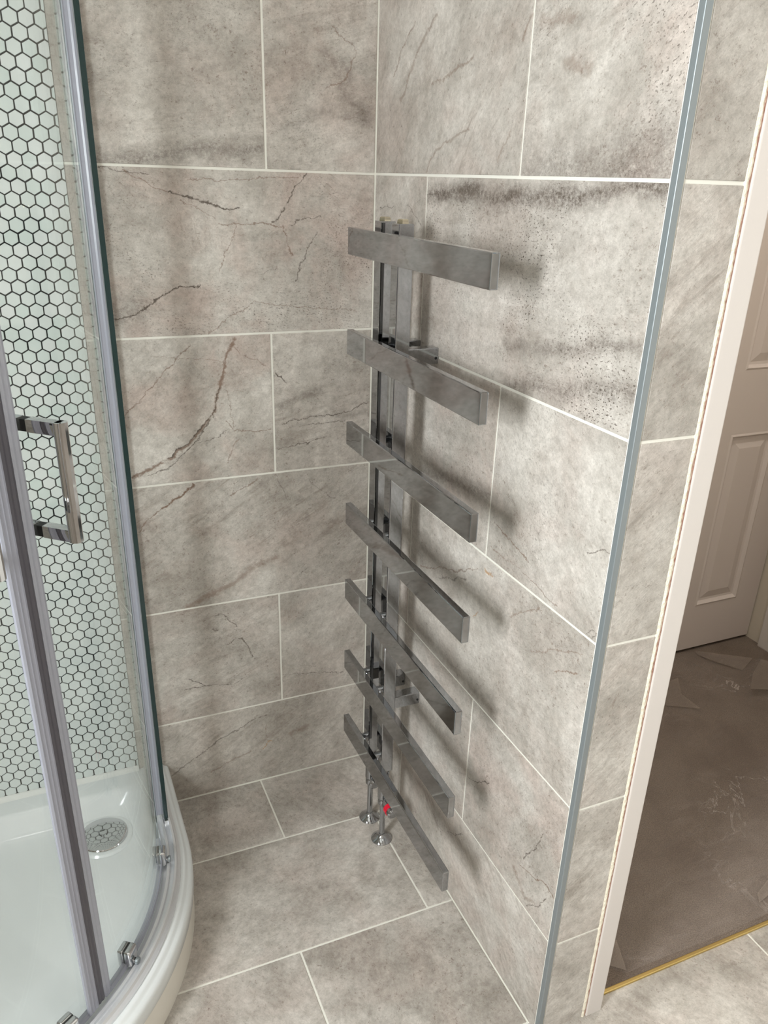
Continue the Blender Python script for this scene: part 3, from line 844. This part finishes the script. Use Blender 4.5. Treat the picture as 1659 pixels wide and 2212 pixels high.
# rails
railp = [(0.492, RIM + 0.0001), (0.527, RIM + 0.0001), (0.527, RIM + 0.006), (0.5215, RIM + 0.0085), (0.5195, RIM + 0.015), (0.5155, RIM + 0.0155), (0.514, RIM + 0.007), (0.506, RIM + 0.006), (0.505, RIM + 0.011), (0.500, RIM + 0.0115), (0.4985, RIM + 0.006), (0.492, RIM + 0.005)]
sweep('bottom_rail', -0.2485, 90.64, railp, M_RAIL, enc)
sweep('top_rail', -0.2485, 90.64, [(0.480, ZT), (0.530, ZT), (0.530, ZT + 0.045), (0.480, ZT + 0.045)], M_ALU, enc)
# wall channel
bm = bmesh.new()
pf = [(-0.016, 0), (0.012, 0), (0.012, 0.026), (0.007, 0.028), (0.0065, 0.010), (-0.0065, 0.010), (-0.007, 0.028), (-0.011, 0.026), (-0.012, 0.012), (-0.016, 0.010)]
rr = [[bm.verts.new(Vector((QX + RF + p[0], -0.0006 - p[1], z)) + EO) for p in pf] for z in (RIM + 0.001, ZT)]
for k in range(len(pf)): bm.faces.new((rr[0][k], rr[0][(k + 1) % len(pf)], rr[1][(k + 1) % len(pf)], rr[1][k]))
bm.faces.new(rr[0]); bm.faces.new(rr[1])
link('wall_channel', finish(bm, 'wall_channel'), M_ALU, enc)
# fixed panes
fx = sweep('fixed_pane', -0.238, FIX_END, rect(RF - 0.0042, RF + 0.0042, RIM + 0.0115, ZT), M_GLASS, enc, M_GEDGE)
sweep('fixed_pane', 90.06, 90.64, rect(RF - 0.0042, RF + 0.0042, RIM + 0.0115, ZT), M_GLASS, enc, M_GEDGE)
bm = bmesh.new(); c0 = at(FIX_END, RF, RIM)
add_box(bm, c0.x - 0.006, c0.x + 0.008, c0.y - 0.006, c0.y + 0.012, 0.0055, 0.0135, 0.001)
link('pane_clip', finish(bm, 'pane_clip'), M_ALU, fx)

def oriented(s, R, z):
    """frame at a place of the path: X tangential (towards the other door), Y outward, Z up"""
    c_, n_ = epath(s); nn = Vector((n_.x, n_.y, 0)); t = Vector((0, 0, 1)).cross(nn) * -1
    p = at(s, R, z)
    return Matrix(((t.x, nn.x, 0, p.x), (t.y, nn.y, 0, p.y), (0, 0, 1, p.z), (0, 0, 0, 1)))
def roller(door_, s):
    m = oriented(s, RD, RIM + 0.026)
    def oval(y0, y1, hw, z0, z1, b):
        bm = bmesh.new(); add_box(bm, -hw, hw, y0, y1, z0, z1, b, 3, m); return autosmooth(finish(bm, 'roller'), 40)
    link('roller_cap', oval(0.0008, 0.0135, 0.0130, -0.015, 0.021, 0.0042), M_CHROME2, door_)
    link('roller_cap', oval(-0.0125, -0.0008, 0.0130, -0.018, 0.021, 0.0042), M_CHROME2, door_)
    bm = bmesh.new(); add_box(bm, -0.0118, 0.0118, -0.002, 0.002, -0.014, 0.0200, 0.0006, 1, m); link('roller_gasket', finish(bm, 'roller_gasket'), M_BLACK, door_)
    wm = m @ Matrix.Translation((0, 0.0195, -0.008)) @ Matrix.Rotation(math.radians(90), 4, 'X')
    link('roller_wheel', lathe_me('roller_wheel', [(0, -0.003), (0.0055, -0.003), (0.0068, -0.002), (0.0068, 0.002), (0.0055, 0.003), (0, 0.003)], 20, wm), M_STEEL, door_)
    bm = bmesh.new(); add_box(bm, -0.004, 0.004, 0.012, 0.0175, -0.012, -0.004, 0.001, 1, m); link('roller_axle', finish(bm, 'roller_axle'), M_CHROME, door_)
def handle(door_, s, z0=1.006, z1=1.148):
    m = oriented(s, RD, 0)
    bm = bmesh.new()
    # bow: two arms and an upright grip with a rounded front
    for z in (z0, z1): add_box(bm, -0.0075, 0.0075, 0.0065, 0.056, z - 0.0085, z + 0.0085, 0.0015, 2, m)
    prof = [(-0.0085, 0.048), (-0.0085, 0.054), (-0.0065, 0.0585), (-0.0025, 0.061), (0.0025, 0.061), (0.0065, 0.0585), (0.0085, 0.054), (0.0085, 0.048)]
    ra, rb = [[bm.verts.new(m @ Vector((p[0], p[1], z))) for p in prof] for z in (z0 - 0.0085, z1 + 0.0085)]
    for k in range(8): bm.faces.new((ra[k], ra[(k + 1) % 8], rb[(k + 1) % 8], rb[k]))
    bm.faces.new(ra); bm.faces.new(rb)
    link('handle', autosmooth(finish(bm, 'handle'), 28), M_CHROME2, door_)
    for z in (z0, z1):
        bm = bmesh.new(); add_box(bm, -0.0075, 0.0075, -0.030, -0.0065, z - 0.0085, z + 0.0085, 0.0015, 2, m); link('handle_stud', finish(bm, 'handle_stud'), M_CHROME, door_)
        bm = bmesh.new(); add_box(bm, -0.0068, 0.0068, -0.0068, 0.0068, z - 0.0078, z + 0.0078, 0.0005, 1, m); link('handle_gasket', finish(bm, 'handle_gasket'), M_BLACK, door_)
DB, DT = RIM + 0.013, ZT + 0.01
def strip(name, s0, s1, ro, ri, mat, parent, ribs=5):
    """ribbed vertical seal wrapped over a door edge"""
    prof_o = []; n = ribs * 2
    for k in range(n + 1):
        prof_o.append((s0 + (s1 - s0) * k / n, ro + (0.0012 if k % 2 else 0)))
    pr = prof_o + [(s1, ri), (s0, ri)]
    bm = bmesh.new(); ra, rb = [[bm.verts.new(at(s, R, z)) for s, R in pr] for z in (DB + 0.002, DT)]
    for k in range(len(pr)): bm.faces.new((ra[k], ra[(k + 1) % len(pr)], rb[(k + 1) % len(pr)], rb[k]))
    bm.faces.new(ra); bm.faces.new(rb)
    return link(name, finish(bm, name), mat, parent)
d1 = sweep('sliding_door', -0.058, 45.6, rect(RD - 0.003, RD + 0.003, DB, DT), M_GLASS, enc, M_GEDGE)
d2 = sweep('sliding_door', 48.0, 90.16, rect(RD - 0.003, RD + 0.003, DB, DT), M_GLASS, enc, M_GEDGE)
# ribbed seal on the trailing edge of the door, bridging to the fixed pane
bm = bmesh.new(); y0_ = QY + 0.058
pr = [(0.4845, -0.004), (0.4880, -0.0052), (0.4895, -0.004), (0.4925, -0.0035), (0.4945, -0.0048), (0.4965, -0.0035), (0.5015, -0.0032), (0.5045, -0.0046), (0.5080, -0.0036), (0.5080, 0.0), (0.4845, 0.0)]
ra, rb = [[bm.verts.new(Vector((QX + p[0], y0_ + p[1], z)) + EO) for p in pr] for z in (DB + 0.004, DT)]
for k in range(len(pr)): bm.faces.new((ra[k], ra[(k + 1) % len(pr)], rb[(k + 1) % len(pr)], rb[k]))
bm.faces.new(ra); bm.faces.new(rb)
link('edge_seal', finish(bm, 'edge_seal'), M_SEAL, d1)
sweep('bottom_seal', 2.0, 45.0, [(RD - 0.0045, DB - 0.004), (RD + 0.0052, DB - 0.004), (RD + 0.0045, DB + 0.006), (RD - 0.0045, DB + 0.006)], M_SEAL, d1)
sweep('bottom_seal', 48.5, 88.0, [(RD - 0.0045, DB - 0.004), (RD + 0.0052, DB - 0.004), (RD + 0.0045, DB + 0.006), (RD - 0.0045, DB + 0.006)], M_SEAL, d2)
strip('door_seal', 43.6, 45.5, RD + 0.0055, RD + 0.0032, M_SEAL, d1, 2)
strip('magnetic_strip', 45.6, 47.3, RD + 0.0060, RD - 0.0060, M_MAGNET, d1, 2)
strip('door_seal', 47.45, 49.9, RD + 0.0075, RD + 0.0032, M_SEAL, d2, 3)
strip('door_seal', 47.45, 47.95, RD + 0.0030, RD - 0.0060, M_SEAL, d2, 1)
handle(d1, 41.35); handle(d2, 54.6)
roller(d1, 9.3); roller(d1, 36.6); roller(d2, 54.2)
roller(d2, 84.0)

# ------------------------------------------------------------------ chrome towel radiator
rad = empty('towel_radiator', (-0.074, -0.266, 0))
tag(rad, 'tall chrome towel radiator with seven flat bars on two square posts', 'towel radiator')
RO = Vector((0.074, 0.266, 0))
PXF, PXB = -0.0885, -0.0600
PY = (-0.2285, -0.3045)
PZ0, PZ1 = 0.212, 1.369
for y in PY: box('post', M_CHROME, rad, PXF + RO.x, PXB + RO.x, y - 0.0148 + RO.y, y + 0.0148 + RO.y, PZ0, PZ1, 0.0022, 3)
BARZ = (1.3315, 1.1495, 0.9685, 0.7935, 0.6140, 0.4320, 0.2535)
for z in BARZ:
    b = box('bar', M_CHROME, rad, -0.1205 + RO.x, -0.1075 + RO.x, -0.6835 + RO.y, -0.1640 + RO.y, z - 0.0235, z + 0.0235, 0.0016, 2)
    for y in PY:
        bm = bmesh.new(); R90 = Matrix.Rotation(math.radians(90), 4, 'Y')
        add_lathe(bm, [(0, -0.0102), (0.0095, -0.0102), (0.0095, -0.006), (0.0075, -0.004), (0.0075, 0.0102), (0, 0.0102)], 24, R90)
        o = link('standoff', autosmooth(finish(bm, 'standoff')), M_CHROME, b, Vector((-0.098, y, z)) + RO - Vector(b.location))
for y in PY:
    bm = bmesh.new(); add_lathe(bm, [(0.0, 0.006), (0.0085, 0.006), (0.0105, 0.0045), (0.0112, 0.001), (0.0112, -0.001), (0.0, -0.001)], 6)
    link('air_plug', finish(bm, 'air_plug'), M_BRASS, rad, Vector((-0.0745, y, PZ1 + 0.001)) + RO)
for y in PY:
    for z in (1.146, 0.395):
        wb = box('wall_bracket', M_CHROME, rad, PXB - 0.002 + RO.x, -0.00005 + RO.x, y - 0.0125 + RO.y, y + 0.0125 + RO.y, z - 0.0145, z + 0.0145, 0.0018, 2)
        bm = bmesh.new(); add_lathe(bm, [(0, 0.0012), (0.0022, 0.0012), (0.003, -0.0005), (0, -0.0005)], 12, Matrix.Rotation(math.radians(90), 4, 'X'))
        link('grub_screw', finish(bm, 'grub_screw'), M_BLACK, wb, (0.026, -0.0125, -0.004))
for i, y in enumerate(PY):
    c_ = Vector((-0.0745, y, 0)) + RO
    vb = link('valve', lathe_me('valve', [(0, 0.213), (0.0105, 0.213), (0.0105, 0.203), (0.0130, 0.202), (0.0130, 0.190), (0.0100, 0.188), (0.0100, 0.176), (0.0128, 0.174), (0.0128, 0.128), (0.0105, 0.125), (0.0118, 0.123), (0.0118, 0.110), (0.0095, 0.107), (0.0, 0.107)], 32), M_CHROME, rad, c_)
    # side spindle: control head on the valve next to the room, lockshield cap on the other
    ln = 0.060 if i == 1 else 0.030
    Rm = Matrix.Rotation(math.radians(90), 4, 'X')
    link('valve_cap', lathe_me('valve_cap', [(0, ln), (0.0095, ln), (0.0125, ln - 0.003), (0.0130, 0.022), (0.010, 0.019), (0.007, 0.017), (0.007, 0.008), (0, 0.008)], 28, Rm), M_CHROME, vb, (0, 0, 0.124))
    if i == 1:
        link('indicator_ring', lathe_me('indicator_ring', [(0.0120, 0.0470), (0.0141, 0.0470), (0.0141, 0.0350), (0.0120, 0.0350)], 28, Rm), M_RED, vb, (0, 0, 0.124))
    link('supply_pipe', lathe_me('supply_pipe', [(0, 0.0), (0.0068, 0.0), (0.0068, 0.112), (0, 0.112)], 28), M_CHROME, rad, c_)
    link('floor_rose', lathe_me('floor_rose', [(0, 0.0), (0.0245, 0.0), (0.0252, 0.0015), (0.0245, 0.0030), (0.0150, 0.0090), (0.0085, 0.0150), (0.0076, 0.0180), (0, 0.0180)], 40), M_CHROME, rad, c_)
